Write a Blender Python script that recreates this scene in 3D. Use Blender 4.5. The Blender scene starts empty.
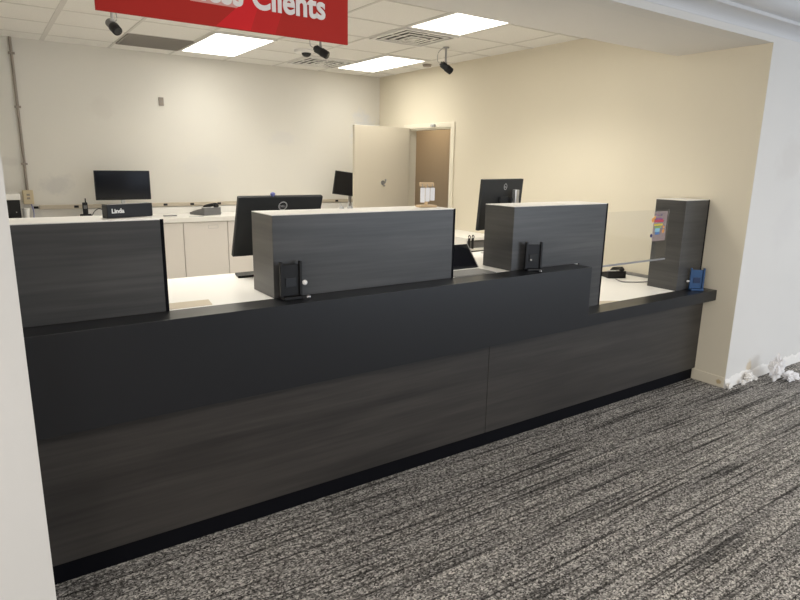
import bpy, bmesh, math, random
from mathutils import Vector, Matrix, noise
random.seed(7)
C = bpy.context.scene.collection
R = math.radians

# ------------------------------------------------------------------ materials
def new_mat(name):
    m = bpy.data.materials.new(name); m.use_nodes = True
    nt = m.node_tree
    return m, nt, nt.nodes['Principled BSDF']

def plain(name, col, rough=.5, metal=0, spec=.5, **kw):
    m, nt, b = new_mat(name)
    b.inputs['Base Color'].default_value = (*col, 1)
    b.inputs['Roughness'].default_value = rough
    b.inputs['Metallic'].default_value = metal
    b.inputs['Specular IOR Level'].default_value = spec
    for k, v in kw.items(): b.inputs[k.replace('_', ' ')].default_value = v
    return m

def N(nt, typ, **kw):
    n = nt.nodes.new(typ)
    for k, v in kw.items(): setattr(n, k, v)
    return n

def pos_mapped(nt, scale, loc=(0, 0, 0)):
    g = N(nt, 'ShaderNodeNewGeometry'); mp = N(nt, 'ShaderNodeMapping')
    mp.inputs['Scale'].default_value = scale; mp.inputs['Location'].default_value = loc
    nt.links.new(g.outputs['Position'], mp.inputs['Vector'])
    return mp.outputs['Vector']

def noise_tex(nt, vec, scale, detail=3, rough=.5):
    n = N(nt, 'ShaderNodeTexNoise'); n.inputs['Scale'].default_value = scale
    n.inputs['Detail'].default_value = detail; n.inputs['Roughness'].default_value = rough
    nt.links.new(vec, n.inputs['Vector']); return n.outputs['Fac']

def ramp(nt, fac, stops):
    r = N(nt, 'ShaderNodeValToRGB')
    e = r.color_ramp.elements
    while len(e) < len(stops): e.new(.5)
    for el, (p, c) in zip(e, stops):
        el.position = p; el.color = (*c, 1) if len(c) == 3 else c
    nt.links.new(fac, r.inputs['Fac']); return r.outputs['Color']

def mix(nt, a, b, fac, mode='MIX'):
    m = N(nt, 'ShaderNodeMix', data_type='RGBA', blend_type=mode)
    if isinstance(fac, (int, float)): m.inputs[0].default_value = fac
    else: nt.links.new(fac, m.inputs[0])
    for s, v in ((6, a), (7, b)):
        if isinstance(v, tuple): m.inputs[s].default_value = (*v, 1)
        else: nt.links.new(v, m.inputs[s])
    return m.outputs[2]

def bump(nt, b, h, strength, dist):
    bp = N(nt, 'ShaderNodeBump'); bp.inputs['Strength'].default_value = strength
    bp.inputs['Distance'].default_value = dist
    nt.links.new(h, bp.inputs['Height']); nt.links.new(bp.outputs['Normal'], b.inputs['Normal'])

def paint(name, col, scuff=None, amount=.0):
    m, nt, b = new_mat(name)
    v = pos_mapped(nt, (1, 1, 1))
    base = ramp(nt, noise_tex(nt, v, 1.6, 4), [(.3, tuple(c * .975 for c in col)), (.7, col)])
    if scuff:
        f = ramp(nt, noise_tex(nt, pos_mapped(nt, (1.3, 1, 1.0), (3.1, 0, 1.7)), 2.3, 6, .65), [(.62, (0, 0, 0)), (.74, (amount,) * 3)])
        base = mix(nt, base, scuff, f)
    nt.links.new(base, b.inputs['Base Color'])
    b.inputs['Roughness'].default_value = .62
    b.inputs['Specular IOR Level'].default_value = .3
    bump(nt, b, noise_tex(nt, v, 190, 2), .12, .002)
    return m

def blotches(m, spots):
    nt = m.node_tree; b = nt.nodes['Principled BSDF']
    src = b.inputs['Base Color'].links[0].from_socket
    for (c, rad, col, amt, sc) in spots:
        g = N(nt, 'ShaderNodeNewGeometry'); mp = N(nt, 'ShaderNodeMapping'); mp.vector_type = 'TEXTURE'
        mp.inputs['Location'].default_value = c; mp.inputs['Scale'].default_value = rad
        nt.links.new(g.outputs['Position'], mp.inputs['Vector'])
        ln = N(nt, 'ShaderNodeVectorMath', operation='LENGTH'); nt.links.new(mp.outputs['Vector'], ln.inputs[0])
        nz = noise_tex(nt, pos_mapped(nt, (1, 1, 1), c), sc, 5, .65)
        ad = N(nt, 'ShaderNodeMath', operation='MULTIPLY_ADD'); ad.inputs[1].default_value = 1.0
        nt.links.new(nz, ad.inputs[0]); nt.links.new(ln.outputs['Value'], ad.inputs[2])
        f = ramp(nt, ad.outputs[0], [(.0, (amt,) * 3), (.75, (amt,) * 3), (1.0, (0, 0, 0))])
        f2 = N(nt, 'ShaderNodeMath', operation='MULTIPLY'); f2.inputs[1].default_value = 1
        nt.links.new(f, f2.inputs[0])
        src = mix(nt, src, col, f2.outputs[0])
    nt.links.new(src, b.inputs['Base Color'])

def laminate(name, dark, light, rough=.36, zs=1.0):
    m, nt, b = new_mat(name)
    f1 = noise_tex(nt, pos_mapped(nt, (.45, .45, 6 * zs)), 2.0, 3, .6)
    f2 = noise_tex(nt, pos_mapped(nt, (1.1, 1.1, 34 * zs), (5, 2, 1)), 2.0, 3, .55)
    c1 = ramp(nt, f1, [(.3, dark), (.68, light)])
    c2 = ramp(nt, f2, [(.3, (.82, .82, .82)), (.7, (1.16, 1.15, 1.13))])
    nt.links.new(mix(nt, c1, c2, 1.0, 'MULTIPLY'), b.inputs['Base Color'])
    b.inputs['Roughness'].default_value = rough
    b.inputs['Specular IOR Level'].default_value = .5
    bump(nt, b, f2, .05, .001)
    return m

def carpet_mat():
    m, nt, b = new_mat('carpet_loop')
    g = pos_mapped(nt, (122, 165, 85))
    vo = N(nt, 'ShaderNodeTexVoronoi'); vo.inputs['Scale'].default_value = 1.0
    vo.inputs['Randomness'].default_value = .9
    nt.links.new(g, vo.inputs['Vector'])
    sep = N(nt, 'ShaderNodeSeparateColor'); nt.links.new(vo.outputs['Color'], sep.inputs[0])
    tuft = ramp(nt, sep.outputs[0], [(.0, (.035, .033, .031)), (.3, (.15, .142, .133)), (.6, (.30, .286, .268)), (1, (.66, .63, .59))])
    s1 = noise_tex(nt, pos_mapped(nt, (1.0, 56, 1)), 1.0, 2.5, .55)
    s2 = noise_tex(nt, pos_mapped(nt, (.8, 14, 1), (4, 3, 0)), 1.0, 3, .6)
    k1 = ramp(nt, s1, [(.35, (.24, .24, .24)), (.49, (1, 1, 1)), (.7, (1.15, 1.15, 1.15))])
    k2 = ramp(nt, s2, [(.3, (.72, .72, .73)), (.7, (1.2, 1.19, 1.17))])
    c = mix(nt, tuft, k1, 1.0, 'MULTIPLY'); c = mix(nt, c, k2, 1.0, 'MULTIPLY')
    nt.links.new(c, b.inputs['Base Color'])
    b.inputs['Roughness'].default_value = .95
    b.inputs['Specular IOR Level'].default_value = .15
    inv = N(nt, 'ShaderNodeMath', operation='SUBTRACT'); inv.inputs[0].default_value = 1
    nt.links.new(vo.outputs['Distance'], inv.inputs[1])
    bump(nt, b, inv.outputs[0], .6, .006)
    return m

def emit(name, col, s):
    m, nt, b = new_mat(name)
    b.inputs['Base Color'].default_value = (.9, .9, .9, 1)
    b.inputs['Emission Color'].default_value = (*col, 1)
    b.inputs['Emission Strength'].default_value = s
    return m

def tile_mat():
    m, nt, b = new_mat('ceiling_tile')
    v = pos_mapped(nt, (1, 1, 1))
    nt.links.new(ramp(nt, noise_tex(nt, v, 160, 3), [(.3, (.78, .765, .735)), (.6, (.86, .845, .815))]), b.inputs['Base Color'])
    b.inputs['Roughness'].default_value = .9
    b.inputs['Specular IOR Level'].default_value = .1
    bump(nt, b, noise_tex(nt, v, 220, 3), .25, .003)
    return m

M = {}
M['cream_back'] = paint('wall_paint_back', (.76, .735, .68))
M['cream_right'] = paint('wall_paint_right', (.765, .705, .575))
M['white_front'] = paint('wall_paint_front', (.72, .705, .68))
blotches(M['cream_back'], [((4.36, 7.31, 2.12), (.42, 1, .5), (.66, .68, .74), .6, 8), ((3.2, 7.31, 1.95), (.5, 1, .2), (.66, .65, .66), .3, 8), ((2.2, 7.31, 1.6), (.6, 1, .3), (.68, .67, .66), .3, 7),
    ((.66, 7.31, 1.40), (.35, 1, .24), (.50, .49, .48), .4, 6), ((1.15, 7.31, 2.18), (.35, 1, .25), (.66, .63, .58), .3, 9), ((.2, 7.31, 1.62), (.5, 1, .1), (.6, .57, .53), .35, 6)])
blotches(M['white_front'], [((5.0, 2.24, .10), (.09, 1, .22), (.62, .49, .30), .6, 12), ((5.15, 2.24, 1.75), (.5, 1, .35), (.62, .59, .56), .35, 5), ((5.2, 2.24, 1.25), (.4, 1, .5), (.66, .64, .63), .3, 4)])
blotches(M['cream_right'], [((4.634, 2.285, .045), (1, .05, .045), (.50, .38, .20), .85, 22)])
M['soffit'] = paint('soffit_paint', (.74, .72, .69))
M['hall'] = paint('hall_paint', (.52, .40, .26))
M['tile'] = tile_mat()
M['tee'] = plain('ceiling_tee', (.66, .64, .61), .6)
M['carpet'] = carpet_mat()
M['crown'] = plain('crown_paint', (.66, .665, .68), .45)
M['bounce'] = plain('bounce_floor', (.62, .59, .54), .5)
M['trim'] = plain('trim_white', (.80, .79, .77), .4)
M['wood_pod'] = laminate('pod_laminate', (.034, .034, .035), (.068, .067, .066), .36)
M['wood_front'] = laminate('panel_laminate', (.020, .0175, .016), (.046, .041, .037), .45)
M['charcoal'] = plain('charcoal_laminate', (.0085, .0095, .0122), .34)
M['toe'] = plain('toe_black', (.003, .0032, .005), .7, 0, .1)
M['white_lam'] = plain('white_laminate', (.86, .84, .80), .35)
M['cab_white'] = plain('cabinet_white', (.74, .70, .66), .5)
M['black'] = plain('black_plastic', (.010, .010, .011), .45, 0, .3)
M['black_gloss'] = plain('black_screen', (.008, .009, .013), .12)
M['dark'] = plain('dark_plastic', (.024, .026, .028), .5, 0, .35)
M['grey'] = plain('grey_plastic', (.16, .16, .165), .5)
M['lgrey'] = plain('light_grey_plastic', (.45, .45, .45), .45)
M['silver'] = plain('silver_metal', (.62, .62, .62), .32, .9)
M['steel'] = plain('brushed_steel', (.36, .36, .37), .35, .9)
M['white_pl'] = plain('white_plastic', (.85, .84, .82), .4)
M['door'] = plain('door_paint', (.70, .64, .53), .45)
M['casing'] = plain('casing_paint', (.82, .77, .64), .45)
M['raceway'] = plain('raceway_tan', (.56, .49, .39), .5)
M['outlet'] = plain('outlet_ivory', (.64, .54, .36), .5)
M['conduit'] = plain('conduit_grey', (.30, .26, .225), .5)
M['red'] = plain('sign_red', (.46, .022, .014), .6, 0, .25)
M['red_bright'] = plain('sign_red_bright', (.70, .018, .022), .6, 0, .25)
M['red_mid'] = plain('sign_red_mid', (.57, .020, .018), .6, 0, .25)
M['pink'] = plain('sign_pink', (.72, .36, .32), .45)
M['letter'] = plain('sign_letter', (.86, .82, .80), .5)
M['blue'] = plain('blue_plastic', (.028, .085, .21), .45)
M['blue_dk'] = plain('blue_dark', (.015, .035, .10), .45)
M['wood_lt'] = plain('pale_wood', (.62, .45, .26), .6)
M['paper'] = plain('paper_white', (.80, .79, .80), .8)
M['cream_paper'] = plain('paper_cream', (.62, .54, .42), .8)
M['warm_grey'] = plain('warm_grey', (.20, .195, .185), .6)
M['vent'] = plain('vent_grey', (.30, .275, .25), .7)
M['plaster'] = plain('plaster', (.82, .80, .77), .9)
M['stain'] = plain('glue_stain', (.52, .40, .24), .8)
M['cable'] = plain('cable_grey', (.28, .27, .27), .5)
M['cable_blue'] = plain('cable_blue', (.18, .20, .50), .5)
M['lamp'] = emit('lamp_diffuser', (1.0, .962, .865), 5)
def glass_mat():
    m, nt, b = new_mat('clear_screen')
    out = nt.nodes['Material Output']
    tr = N(nt, 'ShaderNodeBsdfTransparent'); tr.inputs['Color'].default_value = (.97, .97, .965, 1)
    gl = N(nt, 'ShaderNodeBsdfGlossy'); gl.inputs['Roughness'].default_value = .03
    mx = N(nt, 'ShaderNodeMixShader'); mx.inputs[0].default_value = .045
    nt.links.new(tr.outputs[0], mx.inputs[1]); nt.links.new(gl.outputs[0], mx.inputs[2])
    nt.links.new(mx.outputs[0], out.inputs['Surface'])
    return m
M['glass'] = glass_mat()
def film_mat(name, col, a):
    m = plain(name, col, .5); m.node_tree.nodes['Principled BSDF'].inputs['Alpha'].default_value = a
    return m
M['film'] = film_mat('decal_film', (.55, .42, .42), .30)
for k, c in dict(d_red=(.50, .03, .07), d_purple=(.22, .05, .20), d_yellow=(.62, .50, .03), d_green=(.20, .40, .05), d_blue=(.03, .14, .40), d_navy=(.02, .02, .12), d_orange=(.75, .32, .06), d_sky=(.25, .50, .62)).items():
    M[k] = plain('decal_' + k[2:], c, .5)

# ------------------------------------------------------------------ mesh builder
class MB:
    def __init__(s): s.bm = bmesh.new(); s.mi = 0; s.mats = []
    def use(s, m):
        if m not in s.mats: s.mats.append(m)
        s.mi = s.mats.index(m); return s
    def _tag(s, geom):
        for f in geom:
            if isinstance(f, bmesh.types.BMFace): f.material_index = s.mi
    def box(s, x0, x1, y0, y1, z0, z1, bev=0, seg=2, mat=None):
        b = bmesh.new()
        bmesh.ops.create_cube(b, size=1)
        for v in b.verts:
            v.co = Vector(((x0 + x1) / 2 + v.co.x * (x1 - x0), (y0 + y1) / 2 + v.co.y * (y1 - y0), (z0 + z1) / 2 + v.co.z * (z1 - z0)))
        if bev: bmesh.ops.bevel(b, geom=b.edges[:], offset=bev, segments=seg, profile=.5, affect='EDGES')
        return s.join(b, mat)
    def join(s, b, mat=None):
        if mat is not None: b.transform(mat)
        for f in b.faces: f.material_index = s.mi
        me = bpy.data.meshes.new('tmp'); b.to_mesh(me); b.free()
        s.bm.from_mesh(me); bpy.data.meshes.remove(me)
        return s
    def prism(s, pts, axis, a, b_, bev=0, mat=None):
        """polygon of 2-D points extruded along an axis: 'x' pts=(y,z), 'y' pts=(x,z), 'z' pts=(x,y)"""
        b = bmesh.new()
        def P(p, t): return {'x': (t, p[0], p[1]), 'y': (p[0], t, p[1]), 'z': (p[0], p[1], t)}[axis]
        v0 = [b.verts.new(P(p, a)) for p in pts]; v1 = [b.verts.new(P(p, b_)) for p in pts]
        n = len(pts)
        b.faces.new(v0); b.faces.new(v1[::-1])
        for i in range(n): b.faces.new((v0[i], v1[i], v1[(i + 1) % n], v0[(i + 1) % n]))
        bmesh.ops.recalc_face_normals(b, faces=b.faces[:])
        if bev: bmesh.ops.bevel(b, geom=b.edges[:], offset=bev, segments=2, profile=.5, affect='EDGES')
        return s.join(b, mat)
    def cyl(s, p0, p1, r0, r1=None, n=20, mat=None, bev=0):
        r1 = r0 if r1 is None else r1
        p0, p1 = Vector(p0), Vector(p1); d = p1 - p0
        b = bmesh.new()
        bmesh.ops.create_cone(b, cap_ends=True, segments=n, radius1=r0, radius2=r1, depth=d.length)
        if bev:
            bmesh.ops.bevel(b, geom=[e for e in b.edges if len(e.link_faces) == 2 and abs(e.calc_face_angle()) > 1.0], offset=bev, segments=2, profile=.5, affect='EDGES')
        b.transform(Matrix.Translation((p0 + p1) / 2) @ d.to_track_quat('Z', 'Y').to_matrix().to_4x4())
        return s.join(b, mat)
    def sphere(s, c, r, sc=(1, 1, 1), n=16, mat=None):
        b = bmesh.new(); bmesh.ops.create_uvsphere(b, u_segments=n, v_segments=n // 2 + 2, radius=r)
        b.transform(Matrix.Translation(c) @ Matrix.Diagonal((*sc, 1)))
        return s.join(b, mat)
    def tube(s, pts, r, n=8, mat=None, smooth=4):
        P = [Vector(p) for p in pts]
        Q = []
        for i in range(len(P) - 1):                                  # Catmull-Rom
            a, b_, c, d = P[max(i - 1, 0)], P[i], P[i + 1], P[min(i + 2, len(P) - 1)]
            for k in range(smooth):
                t = k / smooth
                Q.append(.5 * (2 * b_ + (c - a) * t + (2 * a - 5 * b_ + 4 * c - d) * t * t + (3 * b_ - a - 3 * c + d) * t ** 3))
        Q.append(P[-1])
        b = bmesh.new(); rings = []
        for i, q in enumerate(Q):
            t = (Q[min(i + 1, len(Q) - 1)] - Q[max(i - 1, 0)]).normalized()
            up = Vector((0, 0, 1)) if abs(t.z) < .95 else Vector((1, 0, 0))
            u = t.cross(up).normalized(); w = t.cross(u)
            rings.append([b.verts.new(q + r * (math.cos(2 * math.pi * k / n) * u + math.sin(2 * math.pi * k / n) * w)) for k in range(n)])
        for r0, r1 in zip(rings, rings[1:]):
            for k in range(n): b.faces.new((r0[k], r0[(k + 1) % n], r1[(k + 1) % n], r1[k]))
        b.faces.new(rings[0]); b.faces.new(rings[-1][::-1])
        bmesh.ops.recalc_face_normals(b, faces=b.faces[:])
        return s.join(b, mat)
    def ring(s, c, r0, r1, t, axis_mat, n=36):
        b = bmesh.new()
        L = []
        for k in range(n):
            a = 2 * math.pi * k / n; ca, sa = math.cos(a), math.sin(a)
            L.append([b.verts.new((r * ca, r * sa, z)) for r, z in ((r0, 0), (r1, 0), (r1, t), (r0, t))])
        for k in range(n):
            A, B = L[k], L[(k + 1) % n]
            for i in range(4): b.faces.new((A[i], A[(i + 1) % 4], B[(i + 1) % 4], B[i]))
        bmesh.ops.recalc_face_normals(b, faces=b.faces[:])
        return s.join(b, Matrix.Translation(c) @ axis_mat)
    def text(s, body, size, depth, mat, offset=0, space=1.0):
        cu = bpy.data.curves.new('t', 'FONT'); cu.body = body; cu.size = size; cu.extrude = depth / 2; cu.offset = offset
        cu.space_character = space; cu.resolution_u = 6
        o = bpy.data.objects.new('t', cu); C.objects.link(o)
        dg = bpy.context.evaluated_depsgraph_get()
        me = bpy.data.meshes.new_from_object(o.evaluated_get(dg))
        b = bmesh.new(); b.from_mesh(me)
        bpy.data.objects.remove(o); bpy.data.curves.remove(cu); bpy.data.meshes.remove(me)
        xs = [v.co.x for v in b.verts]
        s.join(b, mat)
        return min(xs), max(xs)
    def build(s, name, mat=None, parent=None, smooth=False):
        me = bpy.data.meshes.new(name); s.bm.to_mesh(me); s.bm.free()
        for m in (s.mats or [mat]): me.materials.append(m if not isinstance(m, str) else M[m])
        if smooth:
            for p in me.polygons: p.use_smooth = True
            me.set_sharp_from_angle(angle=R(38))
        o = bpy.data.objects.new(name, me); C.objects.link(o)
        if parent: o.parent = parent
        return o

def tag(o, label=None, cat=None, group=None, kind=None):
    if label: o['label'] = label
    if cat: o['category'] = cat
    if group: o['group'] = group
    if kind: o['kind'] = kind
    return o
def thing(name, loc, label, cat, rz=0, group=None):
    o = bpy.data.objects.new(name, None); C.objects.link(o)
    o.location = loc; o.rotation_euler = (0, 0, rz); o.empty_display_size = .1
    return tag(o, label, cat, group)
def struct(name, mb, mat, parent=None):
    o = mb.build(name, M[mat] if mat else None, parent)
    if not parent: o['kind'] = 'structure'
    return o
def copy_tree(o, parent=None):
    c = o.copy(); C.objects.link(c); c.parent = parent
    for ch in list(o.children): copy_tree(ch, c)
    return c
def Bx(*a, **k): return MB().box(*a, **k)

# ------------------------------------------------------------------ key measures (metres)
XL, XR = .062, 4.64            # room side walls
YF, YB = 2.24, 7.313          # front face of the opening, back wall
ZC, ZS = 2.801, 2.535         # ceiling, soffit
ZT, ZL, ZP = 1.064, .757, 1.444  # tall worktop, low worktop, pod top

# ------------------------------------------------------------------ the setting
struct('floor', Bx(-4.5, 13.0, -5.2, 3.0, -.08, 0), 'carpet')
struct('floor_office', Bx(-.5, 6.2, 3.0, 8.5, -.08, 0), 'bounce')  # unseen floor; pale finish added to bounce light up to ceiling and walls
# ceiling of the back office: tiles with a tee grid in the same mesh
cb = MB().use('tile').box(XL, XR, YF + .72, YB, ZC, ZC + .06).use('tee')
gx = [.66 + .61 * k for k in range(7)]
gy = [6.95 - .61 * k for k in range(7)]
for x in gx:
    w = .02 if x < .7 else .012
    cb.box(x - w, x + w, YF + .72, YB, ZC - .004, ZC + .002)
for y in gy: cb.box(XL, XR, y - .011, y + .011, ZC - .0035, ZC + .002)
struct('ceiling', cb, None)
struct('ceiling_lobby', Bx(-4.5, 13.0, -5.2, YF + .12, ZC + .002, ZC + .06), 'tile')
struct('wall_back', Bx(XL - .1, XR + .10, YB, YB + .1, 0, ZC), 'cream_back')
struct('wall_left', Bx(XL - .12, XL, YF + .12, YB, 0, ZC), 'cream_back')
DY0, DY1, DZ = 5.735, 6.605, 2.10     # door opening in the right wall
w = MB().box(XR, XR + .10, YF + .002, DY0, 0, ZC).box(XR, XR + .10, DY1, YB, 0, ZC).box(XR, XR + .10, DY0, DY1, DZ, ZC)
struct('wall_right', w, 'cream_right')
w = MB().box(-4.5, XL, YF, YF + .12, 0, ZC).box(XR + .002, 13.0, YF, YF + .12, 0, ZC).box(XL, XR + .002, YF, YF + .12, ZS, ZC)
struct('wall_front', w, 'white_front')
struct('wall_header', Bx(XL, XR, YF + .12, YF + .72, ZS + .0005, ZC), 'soffit')
# lobby side the photographer stands in
struct('wall_lobby_left', Bx(-4.6, -4.5, -5.2, YF, 0, ZC), 'white_front')
struct('wall_lobby_right', Bx(13.0, 13.1, -5.2, YF, 0, ZC), 'white_front')
w = MB().box(-4.5, 13.0, -5.3, -5.2, 0, .35).box(-4.5, 13.0, -5.3, -5.2, 2.65, ZC).box(-4.5, 2.1, -5.3, -5.2, .35, 2.65)
for x in (2.1, 5.4, 8.7, 12.9): w.box(x, x + .1, -5.3, -5.2, .35, 2.65)
struct('wall_lobby_window', w, 'white_front')
# hallway seen through the door
struct('wall_hall', MB().box(5.95, 6.05, 4.6, 8.4, 0, 2.6).box(XR + .10, 5.95, 8.3, 8.4, 0, 2.6).box(XR + .10, 5.95, 4.6, 4.7, 0, 2.6), 'hall')
struct('ceiling_hall', Bx(XR + .10, 6.05, 4.6, 8.4, 2.6, 2.66), 'tile')

# crown moulding along the header and front wall
def arc(c, r, a0, a1, n=7): return [(c[0] + r * math.cos(R(a0 + (a1 - a0) * k / n)), c[1] + r * math.sin(R(a0 + (a1 - a0) * k / n))) for k in range(n + 1)]
prof = [(0, 2.578), (.002, 2.579)]
prof += [(.002 + .086 * (1 - math.cos(R(90 * k / 10))), 2.580 + .062 * math.sin(R(90 * k / 10))) for k in range(11)]
prof += [(.094, 2.642), (.094, 2.664), (.104, 2.666)]
prof += [(.104 + .082 * math.sin(R(90 * k / 10)), 2.667 + .066 * (1 - math.cos(R(90 * k / 10)))) for k in range(11)]
prof += [(.186, 2.752), (.215, 2.756), (.215, 2.80), (0, 2.80)]
struct('trim_1', MB().prism([(YF - d, z) for d, z in prof], 'x', -4.5, 13.0), 'crown')

# battered base strips left where the skirting was pulled off
def ragged(name, a, b, h, t, y, seed, mat='plaster'):
    mb = MB(); b_ = bmesh.new(); n = int((b - a) / .012); rows = 7; V = []
    for i in range(n + 1):
        u = a + (b - a) * i / n
        hh = h * (1 + .30 * noise.noise((u * 9, seed, 0)) + .22 * noise.noise((u * 31, seed, 3)))
        col = []
        for j in range(rows):
            k = j / (rows - 1)
            d = t * (1 - .55 * k) * (1 + .45 * noise.noise((u * 14, k * 2.2, seed)) + .25 * noise.noise((u * 45, k * 6, seed)))
            if j == rows - 1: d = .0015
            col.append(b_.verts.new((u, y - max(d, .0015), hh * k)))
        col.append(b_.verts.new((u, y + .004, hh))); col.append(b_.verts.new((u, y + .004, 0)))
        V.append(col)
    m = rows + 2
    for A, B in zip(V, V[1:]):
        for j in range(m): b_.faces.new((A[j], B[j], B[(j + 1) % m], A[(j + 1) % m]))
    b_.faces.new(V[0]); b_.faces.new(V[-1])
    bmesh.ops.recalc_face_normals(b_, faces=b_.faces[:])
    mb.join(b_); o = mb.build(name, M[mat], None, True); o['kind'] = 'structure'; return o
bs = MB().use('cream_right').box(XR - .006, XR + .001, YF + .01, 2.5, 0, .085, .002)
o = bs.build('baseboard_right'); o['kind'] = 'structure'
ragged('baseboard_front', XR - .004, 12.9, .085, .013, YF, 3.3)

# door frame and leaf
cs = MB().box(XR - .016, XR - .0005, DY0 - .068, DY0, 0, DZ + .055, .003).box(XR - .016, XR - .0005, DY1, DY1 + .095, 0, DZ + .055, .003).box(XR - .016, XR - .0005, DY0 - .001, DY1 + .001, DZ, DZ + .055, .003)
cs.box(XR - .002, XR + .108, DY0, DY0 + .018, 0, DZ, .001).box(XR - .002, XR + .108, DY1 - .018, DY1, 0, DZ, .001).box(XR - .002, XR + .108, DY0 + .018, DY1 - .018, DZ - .018, DZ, .001)
trim2 = struct('trim_2', cs, 'casing')
dr = bpy.data.objects.new('door_1', None); C.objects.link(dr); dr['kind'] = 'structure'
dr.location = (XR - .028, DY1 - .02, 0); dr.rotation_euler = (0, 0, R(184.5))
Bx(.004, .86, .0, .04, .012, DZ + .012, .002).build('door_leaf', M['door'], dr)
hk = MB().cyl((.43, .04, 1.43), (.43, .046, 1.43), .03, bev=.002).tube([(.43, .046, 1.44), (.43, .085, 1.43), (.43, .10, 1.46)], .008).sphere((.43, .10, 1.465), .012).tube([(.43, .046, 1.42), (.43, .07, 1.39), (.43, .085, 1.40)], .007)
hk.build('coat_hook', M['steel'], dr, True)
for z in (.25, 1.05, 1.85):
    MB().cyl((-.004, .012, z - .05), (-.004, .012, z + .05), .008).build('hinge', M['steel'], dr, True)
ct = MB().box(XR - .05, XR - .017, 6.02, 6.09, DZ + .012, DZ + .04, .004)
ct.build('closer_bracket', M['lgrey'], trim2)

# ------------------------------------------------------------------ ceiling fixtures
def ceiling_light(name, x0, x1, y0, y1, label, watts=7):
    cx, cy = (x0 + x1) / 2, (y0 + y1) / 2
    t = thing(name, (cx, cy, ZC - .03), label, 'ceiling light', group='recessed ceiling lights')
    a, b = (x1 - x0) / 2, (y1 - y0) / 2
    f = MB()
    e = .022
    for q in ((-a - e, -a, -b - e, b + e), (a, a + e, -b - e, b + e), (-a, a, -b - e, -b), (-a, a, b, b + e)): f.box(*q, .014, .029, .001)
    f.build('frame', M['trim'], t)
    Bx(-a, a, -b, b, .0175, .029).build('diffuser', M['lamp'], t)
    l = bpy.data.lights.new('ceiling_light_beam', 'AREA'); l.shape = 'RECTANGLE'; l.size = 2 * a; l.size_y = 2 * b; l.energy = watts; l.color = (1, .962, .865); l.spread = R(125)
    lo = bpy.data.objects.new('ceiling_light_beam', l); C.objects.link(lo); lo.parent = t; lo.location = (0, 0, .012)
    return t
ceiling_light('ceiling_light', 1.91, 2.46, 5.76, 6.90, 'bright white recessed ceiling light behind the middle of the red sign')
ceiling_light('ceiling_light', 3.74, 4.25, 5.76, 6.86, 'bright white ceiling light above the open door near the right wall')
ceiling_light('ceiling_light', 3.115, 3.645, 3.31, 4.435, 'bright white ceiling light nearest the camera, beside the soffit edge', 20)

ceiling_light('ceiling_light', .69, 1.24, 3.31, 4.46, 'added fill light over the left part of the counter, unseen above the sign', 20)  # extra light added out of view to brighten the worktops and office
def louver_vent(name, cx, cy, label):
    t = thing(name, (cx, cy, ZC - .03), label, 'air vent', group='square louvred ceiling vents')
    f = MB(); h = .295
    for q in ((-h, -h + .03, -h, h), (h - .03, h, -h, h), (-h + .03, h - .03, -h, -h + .03), (-h + .03, h - .03, h - .03, h)): f.box(*q, .012, .028, .001)
    f.build('frame', M['trim'], t)
    Bx(-h + .03, h - .03, -h + .03, h - .03, .0235, .028).build('dark_backing', M['black'], t)  # flat black plate stands in for the shaded duct opening
    for k, r in enumerate((.232, .165, .098)):
        z = .013 - .003 * k; m = MB(); wd = .030
        for q in ((-r, -r + wd, -r, r), (r - wd, r, -r, r), (-r + wd, r - wd, -r, -r + wd), (-r + wd, r - wd, r - wd, r)): m.box(*q, z, z + .003, .0008)
        m.build('louver', M['trim'], t)
    for q in ((-.27, .27, -.003, .003), (-.003, .003, -.27, .27)): Bx(*q, .0165, .0235).build('support_bar', M['trim'], t)
    Bx(-.04, .04, -.04, .04, .004, .0165, .002).build('centre_plate', M['trim'], t)
    return t
louver_vent('ceiling_vent', 3.415, 4.815, 'square louvred ceiling vent left of the hanging black camera')
louver_vent('ceiling_vent', 3.415, 6.645, 'square louvred ceiling vent behind the right end of the red sign')
t = thing('return_grille', (1.575, 6.645, ZC - .03), 'dark grey rectangular return air grille in the ceiling near the back wall', 'air vent')
g = MB()
for k in range(28): g.box(-.29, .29, -.285 + k * .0205, -.285 + k * .0205 + .006, .016, .024)
g.build('grille', M['vent'], t)
f = MB()
for q in ((-.30, -.285, -.30, .30), (.285, .30, -.30, .30), (-.285, .285, -.30, -.285), (-.285, .285, .285, .30)): f.box(*q, .014, .0285)
f.build('frame', M['vent'], t)
Bx(-.286, .286, -.286, .286, .0245, .0285).build('backing', M['vent'], t)
t = thing('smoke_detector', (4.455, 6.0, ZC - .03), 'small pale round detector on the ceiling beside the right light', 'detector')
MB().cyl((0, 0, .004), (0, 0, .029), .045, .055, 24, bev=.004).build('housing', M['conduit'], t, True)
t = thing('ceiling_dome', (2.93, 6.10, ZC - .06), 'white ceiling dome with a dark window left of the sign-end camera', 'dome camera')
MB().cyl((0, 0, .03), (0, 0, .059), .095, .10, 28, bev=.005).build('housing', M['white_pl'], t, True)
MB().sphere((.02, -.02, .028), .05, (1, 1, .75)).build('lens_dome', M['black_gloss'], t, True)

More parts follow.
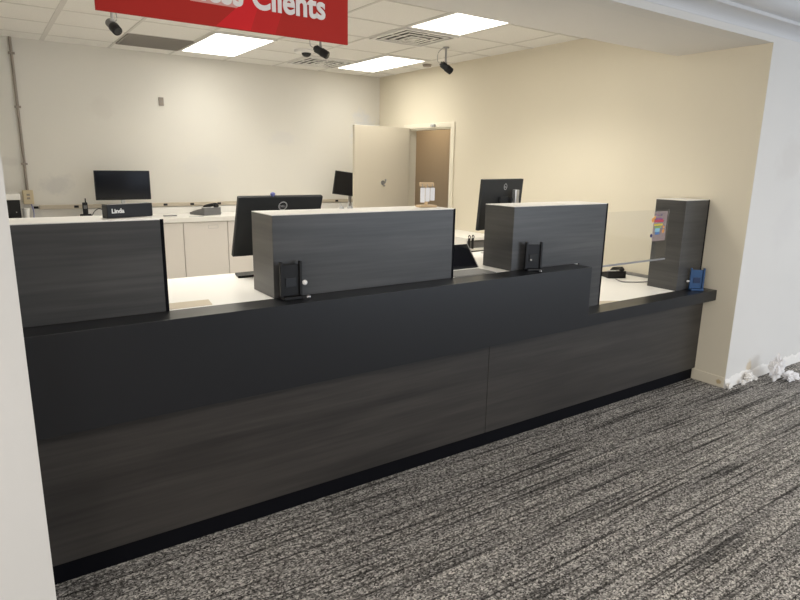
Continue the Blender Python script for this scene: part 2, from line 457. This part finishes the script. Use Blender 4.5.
def security_camera(loc, aim, drop, label, pale=False, cable_side=-1):
    """bullet camera hanging from the ceiling on a stem"""
    t = thing('security_camera', (loc[0], loc[1], ZC - .004 - drop), label, 'security camera')
    MB().cyl((0, 0, drop - .012), (0, 0, drop), .032, bev=.002).cyl((0, 0, .035), (0, 0, drop - .01), .010).sphere((0, 0, .035), .016).build('mount', M['lgrey' if pale else 'steel'], t, True)
    d = Vector(aim).normalized(); c = Vector((0, 0, 0)); L = .092
    a, b = c - d * L * .55, c + d * L * .5
    MB().cyl(a, b, .032, .032, 24, bev=.006).cyl(a - d * .012, a, .02).build('body', M['grey' if pale else 'dark'], t, True)
    MB().cyl(b - d * .035, b + d * .03, .036, .034, 24, bev=.003).build('hood', M['black'], t, True)
    MB().cyl(b + d * .0295, b + d * .034, .026, .026).build('lens', M['black_gloss'], t, True)
    MB().tube([a - d * .01, a + Vector((cable_side * .05, 0, .02)), a + Vector((cable_side * .045, 0, .10)), (cable_side * .02, 0, drop)], .004).build('cable', M['lgrey'], t, True)
    return t
security_camera((.908, 5.0), (.28, -.85, -.62), .20, 'grey ceiling security camera below the left end of the red sign', True, 1)
security_camera((2.56, 5.0), (.55, -.6, -.45), .19, 'dark ceiling security camera under the right end of the red sign')
security_camera((3.94, 5.0), (.85, -.15, -.5), .185, 'black security camera hanging on a long stem near the right wall')

# hanging red sign
t = thing('hanging_sign', (.946, 2.6, 2.205), 'red hanging sign with white lettering at the top of the opening', 'sign')
SW, SH = .527, .275
Bx(-SW, SW, 0, .012, 0, SH, .001).build('panel', M['red'], t)
gfx = MB().use('red_bright').prism([(-.086, .002), (.06, .002), (.16, SH - .002), (.02, SH - .002), (-.005, .075)], 'y', -.0006, 0)
gfx.use('red_mid').prism([(.06, .002), (.17, .002), (.27, SH - .002), (.16, SH - .002)], 'y', -.0006, 0)
gfx.use('pink').prism([(-.185, .082), (.005, .082), (.085, .17), (-.11, .17)], 'y', -.0012, -.0006)
gfx.prism([(-.275, .085), (-.215, .085), (-.14, .17), (-.20, .17)], 'y', -.0012, -.0006)
gfx.build('graphic_stripes', None, t)
FX = Matrix(((1, 0, 0, 0), (0, 0, 1, 0), (0, 1, 0, 0), (0, 0, 0, 1)))   # text plane -> XZ, facing -Y
def text_on(mb, body, x0, x1, z, y, size, depth=.002, offset=0, space=1.0, tall=1.0):
    probe = MB(); a, b = probe.text(body, size, depth, None, offset, space); probe.bm.free()
    s = (x1 - x0) / (b - a)
    mb.text(body, size, depth, Matrix.Translation((x0 - a * s, y, z)) @ Matrix.Diagonal((s, 1, s * tall, 1)) @ Matrix(((1, 0, 0, 0), (0, 0, -1, 0), (0, 1, 0, 0), (0, 0, 0, 1))), offset, space)
lt = MB(); text_on(lt, 'Business Clients', -.375, .410, .093, -.0025, .11, .003, .003, 1.0, 1.16)
lt.build('lettering', M['letter'], t)
for x in (-.42, .42): MB().cyl((x, .006, SH), (x, .006, ZS - 2.205), .0025, n=8).build('hanging_wire', M['steel'], t)

# ------------------------------------------------------------------ front counter
XS = 2.356                         # seam between the two base units
XE = 3.15                          # end of the tall worktop
t = thing('counter_unit', (XL + (XS - XL) / 2, 2.5, 0), 'dark wood grain counter base left of the panel seam', 'counter')
h = (XS - XL) / 2
Bx(-h + .001, h - .0015, -.01, .008, .096, .675, .001).build('front_panel', M['wood_front'], t)
Bx(-h + .001, h, .012, .03, .0, .096).build('toe_kick', M['toe'], t)
Bx(-h + .001, h, .046, .70, .0, 1.022).build('carcass', M['cab_white'], t)
t = thing('counter_unit', ((XS + XR) / 2, 2.5, 0), 'dark wood grain counter base right of the panel seam', 'counter')
h = (XR - XS) / 2
Bx(-h + .0015, h - .001, -.01, .008, .096, .675, .001).build('front_panel', M['wood_front'], t)
Bx(-h, h - .001, .012, .03, .0, .096).build('toe_kick', M['toe'], t)
c = XS - (XS + XR) / 2
MB().prism([(-h + .001, 0), (h - .001, 0), (h - .001, .716), (XE - (XS + XR) / 2 - .004, .716), (XE - (XS + XR) / 2 - .004, 1.022), (-h + .001, 1.022)], 'y', .046, .70).build('carcass', M['cab_white'], t)
o = MB().prism([(XL + .001, .6765), (XR - .001, .6765), (XR - .001, ZL), (3.105, ZL), (3.105, ZT), (XL + .001, ZT)], 'y', 2.395, 2.5445, .001).build('counter_fascia', M['charcoal'])
tag(o, 'stepped charcoal fascia along the front of the counter with a low right end', 'counter fascia')
tag(Bx(XL + .001, XE, 2.545, 3.25, 1.024, ZT, .002).build('worktop', M['white_lam']), 'tall white worktop behind the raised charcoal ledge', 'worktop')
tag(Bx(XE + .002, XR - .001, 2.545, 3.31, .717, ZL, .002).build('worktop', M['white_lam']), 'low white worktop at the right end beside the wall', 'worktop')
tag(Bx(4.598, XR - .001, 2.80, 3.31, ZL + .0005, ZL + .022, .002).build('wall_edge_strip', M['warm_grey']), 'dark strip along the wall on the low white worktop', 'strip')

def pod(x0, x1, z0, label, poly=None, right_edge=True):
    cx = (x0 + x1) / 2; h = (x1 - x0) / 2
    t = thing('privacy_screen_box', (cx, 2.66, z0), label, 'counter divider box')
    H = ZP - z0
    mb = MB()
    if poly: mb.prism([(x - cx, z - z0) for x, z in poly], 'y', -.124, .124, .001)
    else: mb.box(-h, h, -.124, .124, .0005, H - .004, .001)
    mb.build('body', M['wood_pod'], t)
    Bx(-h, h, -.124, .124, H - .0037, H, .001).build('top_panel', M['white_lam'], t)
    zb = .0005
    Bx(h - .012, h + .0012, -.1255, -.10, zb, H - .0005, .0005).build('edge_strip', M['toe'], t)
    return t
pod(XL + .002, .588, ZT, 'dark wood grain divider box at the left end carrying a black name block')
pod(1.050, 2.097, ZT, 'widest dark divider box in front of the black computer display')
pod(2.540, 3.392, ZL, 'dark divider box at the counter step, reaching down to low worktop',
    [(2.540, ZT + .0005), (XE + .004, ZT + .0005), (XE + .004, ZL + .0005), (3.392, ZL + .0005), (3.392, ZP - .004), (2.540, ZP - .004)])
pod(4.308, 4.624, ZL, 'narrow dark divider box against the right wall behind a blue holder')

# clear screen between the two right boxes
t = thing('clear_screen', (3.80, 2.60, 1.0), 'clear glass screen with a colourful decal between the two right dark boxes', 'glass screen')
Bx(-.406, .405, -.003, .003, .012, .378, .001).build('glass_pane', M['glass'], t)
Bx(-.406, .41, -.006, .006, .002, .014, .001).build('bottom_channel', M['steel'], t)
d = MB().use('film').box(.215, .378, -.0036, -.0031, .15, .366)
def rr(x0, x1, z0, z1, m, y=-.0043): d.use(m).box(x0, x1, y, y + .0006, z0, z1)
rr(.225, .335, .288, .306, 'd_red'); rr(.238, .318, .308, .318, 'd_purple'); rr(.25, .262, .334, .346, 'd_purple'); rr(.30, .312, .334, .346, 'd_navy')
rr(.225, .33, .262, .276, 'd_yellow'); rr(.235, .315, .246, .256, 'd_green'); rr(.24, .30, .216, .244, 'd_sky'); rr(.245, .30, .198, .214, 'd_blue')
d.use('d_navy').cyl((.203, -.0043, .192), (.203, -.0037, .192), .014)
d.use('d_orange').cyl((.205, -.0043, .305), (.205, -.0037, .305), .017).cyl((.222, -.0043, .322), (.222, -.0037, .322), .012).cyl((.345, -.0043, .22), (.345, -.0037, .22), .014).cyl((.345, -.0043, .25), (.345, -.0037, .25), .010)
o = d.build('decal', None, t); o['label'] = 'colourful decal of rounded bars and dots'

# upright holders standing on the ledge
def holder(loc, rz, label, mat='black', win='charcoal', ball=(.066, .062), wide=.052):
    t = thing('card_holder', loc, label, 'card holder', rz)
    Bx(-wide, wide, -.022, .036, .0005, .014, .003).build('base', M[mat], t)
    Bx(-wide + .006, wide - .006, .012, .02, .014, .158, .002).build('back_plate', M[mat], t)
    for s in (-1, 1): Bx(s * wide - .006, s * wide + .006, .002, .022, .012, .172, .002).build('side_post', M[mat], t)
    Bx(-.026, .026, .0085, .013, .055, .098, .001).build('window', M[win], t)
    if ball:
        MB().cyl((ball[0] - .014, .01, ball[1]), (ball[0], .004, ball[1]), .004).sphere((ball[0], .0, ball[1]), .0125).build('knob', M['white_pl'], t, True)
    return t
holder((1.118, 2.49, ZT), 0, 'black upright card holder with a white knob on the ledge by the widest box', ball=(.064, .072), wide=.047)
holder((2.668, 2.478, ZT), R(-22), 'black upright card holder on the ledge by the step box', mat='charcoal', win='dark', ball=None, wide=.047)
MB()
hh = [o for o in C.objects if o.name.startswith('card_holder')][-1]
MB().sphere((-.018, .0035, .066), .0065).build('knob', M['lgrey'], hh, True)
holder((4.483, 2.475, ZL), R(-38), 'blue upright card holder on the low ledge against the right box', 'blue', 'blue_dk', ball=None, wide=.048)
bh = [o for o in C.objects if o.name.startswith('card_holder')][-1]
MB().cyl((-.054, .008, .07), (-.066, .004, .07), .004).sphere((-.072, .002, .07), .009).build('knob', M['white_pl'], bh, True)
# small end cap seen by each holder's foot
tag(MB().sphere((1.183, 2.455, ZT + .011), .0105, (1.2, 1, 1)).build('ball_weight', M['steel'], None, True), 'small dull metal ball on the ledge beside the white knobbed holder', 'ball')
tag(MB().sphere((2.672, 2.425, ZT + .007), .0065, (1.4, 1, 1)).build('ball_weight', M['steel'], None, True), 'small metal ball at the ledge edge below the step box holder', 'ball')

# name block on the left box
t = thing('name_block', (.487, 2.68, ZP), 'black name block with white letters on top of the left box', 'name plate', R(20))
Bx(-.098, .098, -.02, .02, .0005, .054, .002).build('block', M['black'], t)
lt = MB(); text_on(lt, 'Linda', -.080, -.028, .020, -.0212, .024, .002, .0007)
lt.build('lettering', M['white_pl'], t)

# wooden tag rack on the widest box
t = thing('tag_rack', (2.012, 2.685, ZP), 'small pale wooden rack of white cards on the widest dark box', 'card rack', R(-10))
MB().box(-.052, .052, -.03, .03, .0005, .012, .003).build('base', M['wood_lt'], t)
Bx(-.009, .009, -.002, .008, .012, .125, .002).build('post', M['wood_lt'], t)
Bx(-.044, .044, -.006, .010, .112, .134, .005).build('crossbar', M['wood_lt'], t)
for k in range(3):
    x = -.030 + .030 * k
    Bx(x - .0135, x + .0135, -.016, -.0085, .026 + .005 * k, .106, .003).build('card', M['paper'], t)
    MB().tube([(x, -.012, .103), (x, -.0105, .116), (x, -.006, .124)], .0015, 6).build('card_loop', M['steel'], t)
# little clips on the widest box
for i, (x, lab) in enumerate(((1.520, 'left of two small grey wire clips on top of the widest box'), (1.570, 'right of two small grey wire clips on top of the widest box'))):
    t = thing('binder_clip', (x, 2.752, ZP), lab, 'clip', R(20 * i), group='wire clips on the widest box')
    MB().prism([(-.010, .0005), (.010, .0005), (.003, .012), (-.003, .012)], 'y', -.012, .012).build('jaw', M['lgrey'], t)
    MB().tube([(-.004, -.008, .011), (-.007, -.006, .028), (-.007, .006, .028), (-.004, .008, .011)], .0015, 6).build('wire_handle', M['silver'], t)

# ------------------------------------------------------------------ computer displays
def rot_about(p, axis, ang): return Matrix.Translation(p) @ Matrix.Rotation(ang, 4, axis) @ Matrix.Translation(-Vector(p))
def display(loc, rz, label, W, Hh, zc, tilt, base, roll=0, col='dark', logo=None, column='dark', colw=.05, top_plate=0, base_mat='black', colx=0, coltop=None):
    """local +Y is the screen side; zc = height of the panel centre above the base"""
    t = thing('computer_display', loc, label, 'computer display', rz)
    T = Matrix.Translation((0, 0, zc)) @ Matrix.Rotation(R(roll), 4, 'Y') @ Matrix.Rotation(R(-tilt) * -1, 4, 'X')
    bw, bd = base
    MB().prism([(-bw, -bd), (bw, -bd), (bw * .92, bd), (-bw * .92, bd)], 'z', .0005, .012, .003).build('stand_base', M[base_mat], t)
    MB().box(colx - colw / 2, colx + colw / 2, -.075, -.045, .012, coltop or zc + .05, .004).build('stand_column', M[column], t)
    MB().box(colx - .04, colx + .04, -.05, -.012, -.04, .04, .004, mat=T).build('mount_plate', M[col], t)
    MB().box(-W, W, -.012, .014, -Hh, Hh, .004, mat=T).box(-W * .22, W * .22, -.03, -.012, -Hh * .5, Hh * .3, .008, mat=T).build('back_shell', M[col], t)
    MB().box(-W + .008, W - .008, .0142, .0155, -Hh + .018, Hh - .008, mat=T).build('screen', M['black_gloss'], t)
    if logo:
        lx, lz, r, lm = logo
        A = T @ Matrix.Translation((lx, -.0125 if abs(lz) > Hh * .55 else -.0325, lz))
        FY = Matrix(((1, 0, 0, 0), (0, 0, -1, 0), (0, 1, 0, 0), (0, 0, 0, 1)))
        m = MB().ring((0, 0, 0), r * .78, r, .0015, A @ FY)
        probe = MB(); a, b = probe.text('DELL', r * .8, .001, None, r * .012); probe.bm.free()
        s = r * 1.4 / (b - a)
        m.text('DELL', r * .8, .0015, A @ Matrix.Translation((-r * .7 - a * s, 0, -r * .3)) @ Matrix.Diagonal((s, 1, s, 1)) @ FY, r * .012)
        m.build('logo', M[lm], t)
    return t
display((1.335, 3.145, ZT), 0, 'wide black computer display seen from behind above the widest box', .243, .176, .266, 22, (.255, .055), logo=(0.008, .124, .026, 'lgrey'))
tag(MB().sphere((1.285, 3.082, 1.504), .0125, (1.1, 1, .85)).cyl((1.285, 3.082, 1.490), (1.285, 3.082, 1.500), .006).build('webcam_dot', M['cable_blue'], None, True), 'small blue ball on the top edge of the wide black display', 'camera')
display((2.985, 3.12, ZT), R(16), 'tall grey computer display with silver stand seen from behind by the step box', .27, .170, .349, 4, (.10, .09), logo=(.02, .118, .022, 'lgrey'), column='silver', colw=.05, colx=.10, coltop=.445, base_mat='silver', col='grey_dk' if 'grey_dk' in M else 'dark')
display((1.25, 7.03, 1.06), R(180), 'black computer display facing the room on the back counter above the name block', .272, .152, .335, 0, (.12, .09), colw=.04, column='silver', col='black', base_mat='silver')
display((4.02, 7.0, 1.06), R(176), 'black computer display tilted sideways beside the open door', .255, .150, .33, -4, (.07, .07), roll=-7, colw=.035, column='steel', col='black')

# tablet wedge and grey patch on the tall worktop
t = thing('counter_tablet', (2.29, 2.77, ZT), 'black sloping tablet stand between the widest box and the step box', 'tablet')
wp = [(-.035, .0005), (.085, .0005), (.085, .128), (.075, .132), (-.033, .010)]
MB().prism(wp, 'x', -.17, .166, .002).build('wedge', M['black'], t)
sl = MB(); ang = math.atan2(.122, .108)
sl.box(-.155, .155, -.076, .076, 0, .003, .001, mat=Matrix.Translation((0, .021, .0715)) @ Matrix.Rotation(ang, 4, 'X')).build('screen', M['black_gloss'], t)
MB().prism(wp, 'x', .1665, .171).build('side_edge', M['lgrey'], t)
o = MB().box(2.12, 2.43, 2.545, 2.70, ZT + .0003, ZT + .003, .001).build('grey_patch', M['warm_grey'])  # flat grey slab laid over the white worktop
tag(o, 'thin grey patch on the tall worktop in front of the black tablet', 'mat')
o = MB().prism([(.60, 2.56), (.775, 2.56), (.79, 2.665), (.60, 2.672)], 'z', ZT + .0003, ZT + .002).build('paper_sheet', M['cream_paper'])
tag(o, 'cream paper on the tall worktop beside the left box', 'paper')
o = MB().prism([(3.41, 2.545), (3.63, 2.545), (3.52, 2.60), (3.41, 2.63)], 'z', ZL + .0003, ZL + .002).build('paper_sheet', M['cream_paper'])
tag(o, 'cream paper corner on the low worktop beside the step box', 'paper')

def desk_phone(loc, rz, label, s=1.0, body='black', hand='black'):
    t = thing('desk_phone', loc, label, 'telephone', rz)
    MB().prism([(-.10 * s, .0005), (.10 * s, .0005), (.10 * s, .065 * s), (.03 * s, .05 * s), (-.10 * s, .018 * s)], 'x', -.085 * s, .085 * s, .004 * s).build('body', M[body], t)
    k = MB()
    S = Matrix.Translation((0, -.03 * s, .037 * s)) @ Matrix.Rotation(math.atan2(.032, .13), 4, 'X')
    for i in range(3):
        for j in range(4): k.box((.0 + .024 * i) * s, (.016 + .024 * i) * s, (-.06 + .022 * j) * s, (-.046 + .022 * j) * s, -.002, .004 * s, mat=S)
    k.build('keypad', M['grey'], t)
    Bx(.0, .07 * s, .045 * s, .08 * s, .060 * s, .066 * s).build('display_window', M['lgrey'], t)
    h = MB().tube([(-.052 * s, -.085 * s, .045 * s), (-.052 * s, -.06 * s, .062 * s), (-.052 * s, .06 * s, .085 * s), (-.052 * s, .085 * s, .082 * s)], .015 * s, 10)
    h.sphere((-.052 * s, -.078 * s, .042 * s), .024 * s, (1, 1, .7)).sphere((-.052 * s, .078 * s, .075 * s), .024 * s, (1, 1, .7)).build('handset', M[hand], t, True)
    return t
desk_phone((4.40, 3.19, ZL), R(155), 'black desk telephone on the low white worktop by the wall', .95)
o = MB().tube([(4.30, 3.07, ZL + .006), (4.25, 2.97, ZL + .006), (4.34, 2.90, ZL + .006), (4.47, 2.86, ZL + .006), (4.585, 2.87, ZL + .006), (4.592, 2.93, ZL + .03)], .005).build('phone_cable', M['cable'], None, True)
tag(o, 'grey cable curving over the low worktop beside the telephone', 'cable')
desk_phone((2.10, 7.02, 1.06), R(200), 'grey desk telephone on the back counter between the two displays', 1.35, 'grey', 'black')
o = MB().tube([(2.235, 7.0, 1.066), (2.26, 7.02, 1.07), (2.31, 7.08, 1.068), (2.28, 7.16, 1.066)], .004).build('loose_cord', M['lgrey'], None, True)
tag(o, 'pale cord beside the grey telephone on the back counter', 'cord')
tag(Bx(1.62, 1.76, 6.93, 6.965, 1.0605, 1.070, .002).build('remote_control', M['grey']), 'thin grey bar lying on the back counter beside the name block', 'remote')
tag(MB().prism([(1.84, 6.76), (2.0, 6.76), (2.02, 6.82), (1.86, 6.82)], 'z', 1.0605, 1.062).build('paper_sheet', M['lgrey']), 'small sheet of paper before the grey telephone on the back counter', 'paper')

# open shelf unit against the right wall seen between the boxes
t = thing('shelf_unit', (4.40, 5.2, 0), 'low white shelf unit against the right wall beyond the step box', 'shelf unit')
Bx(-.235, .238, -.36, .36, .885, .915, .002).build('top_panel', M['white_lam'], t)
Bx(-.233, -.213, -.355, .355, 0, .885, .001).build('side_panel', M['white_lam'], t)
Bx(.216, .236, -.355, .355, 0, .885, .001).build('side_panel', M['white_lam'], t)
Bx(-.213, .216, .335, .355, 0, .885).build('back_panel', M['warm_grey'], t)
for z in (.05, .40, .775): Bx(-.213, .216, -.352, .335, z, z + .022, .001).build('shelf', M['white_lam'], t)
o = Bx(4.20, 4.60, 4.88, 5.30, .798, .868, .004).build('document_tray', M['grey']); tag(o, 'grey tray on the upper shelf of the low white unit', 'tray')
t = thing('storage_box', (4.40, 5.05, .4225), 'black box on the middle shelf of the low white unit', 'box')
Bx(-.19, .19, -.18, .16, 0, .29, .004).build('body', M['black'], t); Bx(-.195, .195, -.185, .165, .2905, .32, .004).build('lid', M['dark'], t)
for i, (x, lab) in enumerate(((4.20, 'left of two black clips hooked on the white shelf unit top'), (4.25, 'right of two black clips hooked on the white shelf unit top'))):
    t = thing('cable_clip', (x, 4.833, .85), lab, 'clip', group='black clips on the shelf unit')
    Bx(-.012, .012, -.008, .006, -.05, .066, .004).build('body', M['black'], t); MB().tube([(0, -.008, .05), (0, -.02, .08), (0, 0, .095), (0, .012, .07)], .005).build('hook', M['black'], t)

# ------------------------------------------------------------------ back counter
def base_cabinet(x0, doors, label, pull=(), W=.46):
    h = W * doors / 2
    t = thing('base_cabinet', (x0 + h, 7.02, 0), label, 'cabinet')
    Bx(-h + .001, h - .001, -.27, .29, .10, 1.008).build('carcass', M['cab_white'], t)
    Bx(-h + .001, h - .001, -.22, -.205, 0, .10).build('toe_kick', M['toe'], t)
    for k in range(doors):
        dx = -h + W * k
        d = Bx(dx + .003, dx + W - .003, -.292, -.272, .11, 1.003, .0015).build('door', M['cab_white'], t)
        if k in pull:
            f = MB()
            for q in ((dx + .27, dx + .38, .965, .968), (dx + .27, dx + .38, .93, .933), (dx + .27, dx + .273, .933, .965), (dx + .377, dx + .38, .933, .965)): f.box(q[0], q[1], -.2945, -.2925, q[2], q[3])
            f.build('pull_rim', M['lgrey'], d)
    return t
base_cabinet(.385, 3, 'beige cabinet under the back counter behind the left dark box')
base_cabinet(1.766, 1, 'beige single door cabinet under the back counter behind the wide display', (0,), .487)
base_cabinet(2.254, 5, 'beige long cabinet under the back counter right of the single door one')
tag(Bx(XL + .002, 4.56, 6.715, YB - .001, 1.01, 1.06, .002).build('worktop', M['white_lam']), 'long white worktop along the back wall', 'worktop')
tag(Bx(.87, 4.56, YB - .02, YB - .0005, 1.0605, 1.135, .002).build('backsplash', M['white_lam']), 'white upstand along the back wall above the back worktop', 'upstand')
t = thing('power_raceway', (2.5, YB, 1.143), 'tan power raceway with dark outlets running along the back wall', 'raceway')
Bx(-2.02, 2.1, -.028, -.0005, 0, .042, .004).build('channel', M['raceway'], t)
for x in (.45, .82, 1.455, 1.73, 2.03, 2.35, 2.72, 3.1, 3.55, 3.95): Bx(x - 2.5 - .022, x - 2.5 + .022, -.031, -.027, .009, .033, .001).build('outlet', M['black'], t)
t = thing('outlet_box', (.392, YB, 1.20), 'ivory outlet box on the back wall at the foot of the conduit', 'outlet')
Bx(-.046, .046, -.05, -.0005, 0, .14, .004).build('box', M['outlet'], t)
for z in (.05, .085): Bx(-.014, .014, -.0525, -.0495, z, z + .02, .001).build('socket', M['conduit'], t)
t = thing('wall_conduit', (.392, YB, 1.341), 'grey conduit running up the back wall from the ivory outlet box', 'conduit')
MB().cyl((0, -.018, 0), (0, -.018, ZC - 1.341 - .001), .013, n=16).build('pipe', M['conduit'], t, True)
for z in (.25, .8, 1.3): Bx(-.028, .028, -.036, -.0005, z, z + .02, .002).build('strap', M['conduit'], t)
o = MB().tube([(.41, YB - .03, 1.20), (.425, YB - .035, 1.13), (.42, YB - .04, 1.061)], .004).build('data_cable', M['cable_blue'], None, True)
tag(o, 'thin blue cable hanging below the ivory outlet box', 'cable')
t = thing('wall_plate', (1.763, YB, 2.25), 'small grey junction plate high on the back wall', 'wall plate')
Bx(-.026, .026, -.012, -.0005, 0, .09, .002).build('plate', M['conduit'], t); Bx(-.012, .012, -.016, -.011, .03, .055, .001).build('jack', M['vent'], t)
t = thing('label_printer', (.225, 7.0, 1.06), 'black box shaped device with a white lid at the left end of back counter', 'printer')
Bx(-.073, .073, -.10, .10, .0005, .205, .004).build('body', M['black'], t)
Bx(-.08, .08, -.11, .11, .206, .265, .010).build('lid', M['white_pl'], t)
MB().sphere((.035, -.101, .09), .005).build('indicator', M['lgrey'], t)
tag(MB().cyl((.345, 7.05, 1.0605), (.345, 7.05, 1.175), .024, .034, 20).build('paper_cup', M['white_pl'], None, True), 'white paper cup beside the black device on the back counter', 'cup')
t = thing('cordless_phone', (.867, 7.0, 1.06), 'black cordless handset in its cradle left of the name block', 'telephone')
MB().prism([(-.05, .0005), (.05, .0005), (.04, .045), (-.03, .05)], 'x', -.05, .05, .004).build('cradle', M['black'], t)
MB().box(-.024, .024, -.012, .016, .04, .165, .006).cyl((.008, .004, .165), (.008, .004, .205), .006).build('handset', M['black'], t)
Bx(-.016, .016, -.0135, -.0115, .10, .135, .001).build('handset_screen', M['grey'], t)
o = MB().tube([(.915, 7.02, 1.068), (.97, 7.1, 1.13), (1.04, 7.2, 1.14), (1.12, 7.22, 1.07)], .004).build('charger_cable', M['dark'], None, True)
tag(o, 'dark cable running right from the black cordless handset', 'cable')

# ------------------------------------------------------------------ debris by the right wall
def crumple(name, loc, size, seed, label, cat, mat='plaster', amp=.45, rz=0, shape=None):
    b = bmesh.new(); bmesh.ops.create_icosphere(b, subdivisions=4, radius=1)
    o3 = Vector((seed * 3.7, seed * 1.3, seed * 2.1))
    for v in b.verts:
        n = v.co.normalized()
        k = 1 + amp * (noise.noise(n * 1.7 + o3)) + amp * .55 * (noise.noise(n * 3.9 + o3) - abs(noise.noise(n * 6 + o3))) + amp * .25 * noise.cell(n * 5 + o3)
        v.co = n * k
        if shape: v.co = shape(v.co)
        v.co = Vector((v.co.x * size[0], v.co.y * size[1], v.co.z * size[2]))
    zmin = min(v.co.z for v in b.verts)
    for v in b.verts: v.co.z -= zmin
    b.transform(Matrix.Rotation(rz, 4, 'Z'))
    o = MB().join(b).build(name, M[mat]); o.location = loc
    return tag(o, label, cat)
crumple('crumpled_tissue', (5.135, 2.085, .0), (.062, .045, .088), 4, 'upright crumpled white tissue on the carpet by the right front wall', 'tissue', 'paper', .5, shape=lambda c: Vector((c.x * (1 - .35 * c.z), c.y, c.z)))
crumple('crumpled_tissue', (5.262, 2.032, .0), (.078, .045, .036), 9, 'flat crumpled white tissue lying right of the upright one', 'tissue', 'paper', .5, R(-10))
for i, (x, y, s, lab) in enumerate(((4.935, 2.20, .034, 'largest white plaster lump at the wall foot left of the tissue'), (4.845, 2.195, .018, 'small plaster lump at the wall foot between the corner and the largest lump'), (4.665, 2.21, .020, 'white plaster lump at the outer wall corner'), (5.03, 2.20, .020, 'plaster lump just left of the upright tissue'))):
    crumple('plaster_chunk', (x, y, 0), (s * 1.4, s * .9, s), 20 + i, lab, 'plaster debris', 'plaster', .5)
for i, (px, py, lab) in enumerate(((2.163, 1.045, 'tiny white crumb on the carpet near the front'), (2.10, .86, 'tiny white crumb on the carpet nearest the camera'))):
    crumple('carpet_crumb', (px, py, .0), (.006, .005, .004), 40 + i, lab, 'crumb', 'plaster', .4)

# ------------------------------------------------------------------ light
def area(name, loc, rot, sx, sy, power, col):
    l = bpy.data.lights.new(name, 'AREA'); l.shape = 'RECTANGLE'; l.size = sx; l.size_y = sy; l.energy = power; l.color = col
    o = bpy.data.objects.new(name, l); C.objects.link(o); o.location = loc; o.rotation_euler = rot
    return o
area('window_daylight', (8.4, -5.15, 1.5), (R(90), 0, 0), 7.5, 2.2, 235, (.80, .89, 1.0))
area('lobby_left_fill', (-4.45, -1.6, 1.5), (R(90), 0, R(-90)), 5.5, 2.0, 150, (1.0, .965, .91))  # added warm fill for left-facing sides; the wall here has no window
for x in (-2.6, .6, 3.8, 7.4): area('lobby_ceiling_light', (x, -.9, ZC - .01), (0, 0, 0), 1.2, .6, 38 if x < 2 else 46, (1, .94, .87))
area('hall_light', (5.4, 7.6, 2.58), (0, 0, 0), .5, .5, 7, (1, .85, .62))
W = bpy.data.worlds.new('world'); bpy.context.scene.world = W; W.use_nodes = True
bg = W.node_tree.nodes['Background']; bg.inputs['Color'].default_value = (.75, .85, 1, 1); bg.inputs['Strength'].default_value = .8

# ------------------------------------------------------------------ camera
f_px, yaw, pit, rol = 603.903, -0.602992, 0.2236396, -0.018006
cy, sy, cp, sp = math.cos(yaw), math.sin(yaw), math.cos(pit), math.sin(pit)
fw = Vector((-sy * cp, cy * cp, -sp)); rt = Vector((cy, sy, 0)); dn = fw.cross(rt)
r2 = math.cos(rol) * rt + math.sin(rol) * dn; d2 = -math.sin(rol) * rt + math.cos(rol) * dn
cam = bpy.data.cameras.new('camera'); co = bpy.data.objects.new('camera', cam); C.objects.link(co)
cam.sensor_width = 36; cam.sensor_fit = 'HORIZONTAL'; cam.lens = f_px * 36 / 800; cam.clip_start = .02
co.matrix_world = Matrix(((r2.x, -d2.x, -fw.x, 0), (r2.y, -d2.y, -fw.y, 0), (r2.z, -d2.z, -fw.z, 1.68), (0, 0, 0, 1)))
sc = bpy.context.scene; sc.camera = co
sc.view_settings.view_transform = 'Standard'; sc.view_settings.look = 'None'
sc.view_settings.gamma = 1; sc.view_settings.use_curve_mapping = False
sc.view_settings.exposure = 0.0
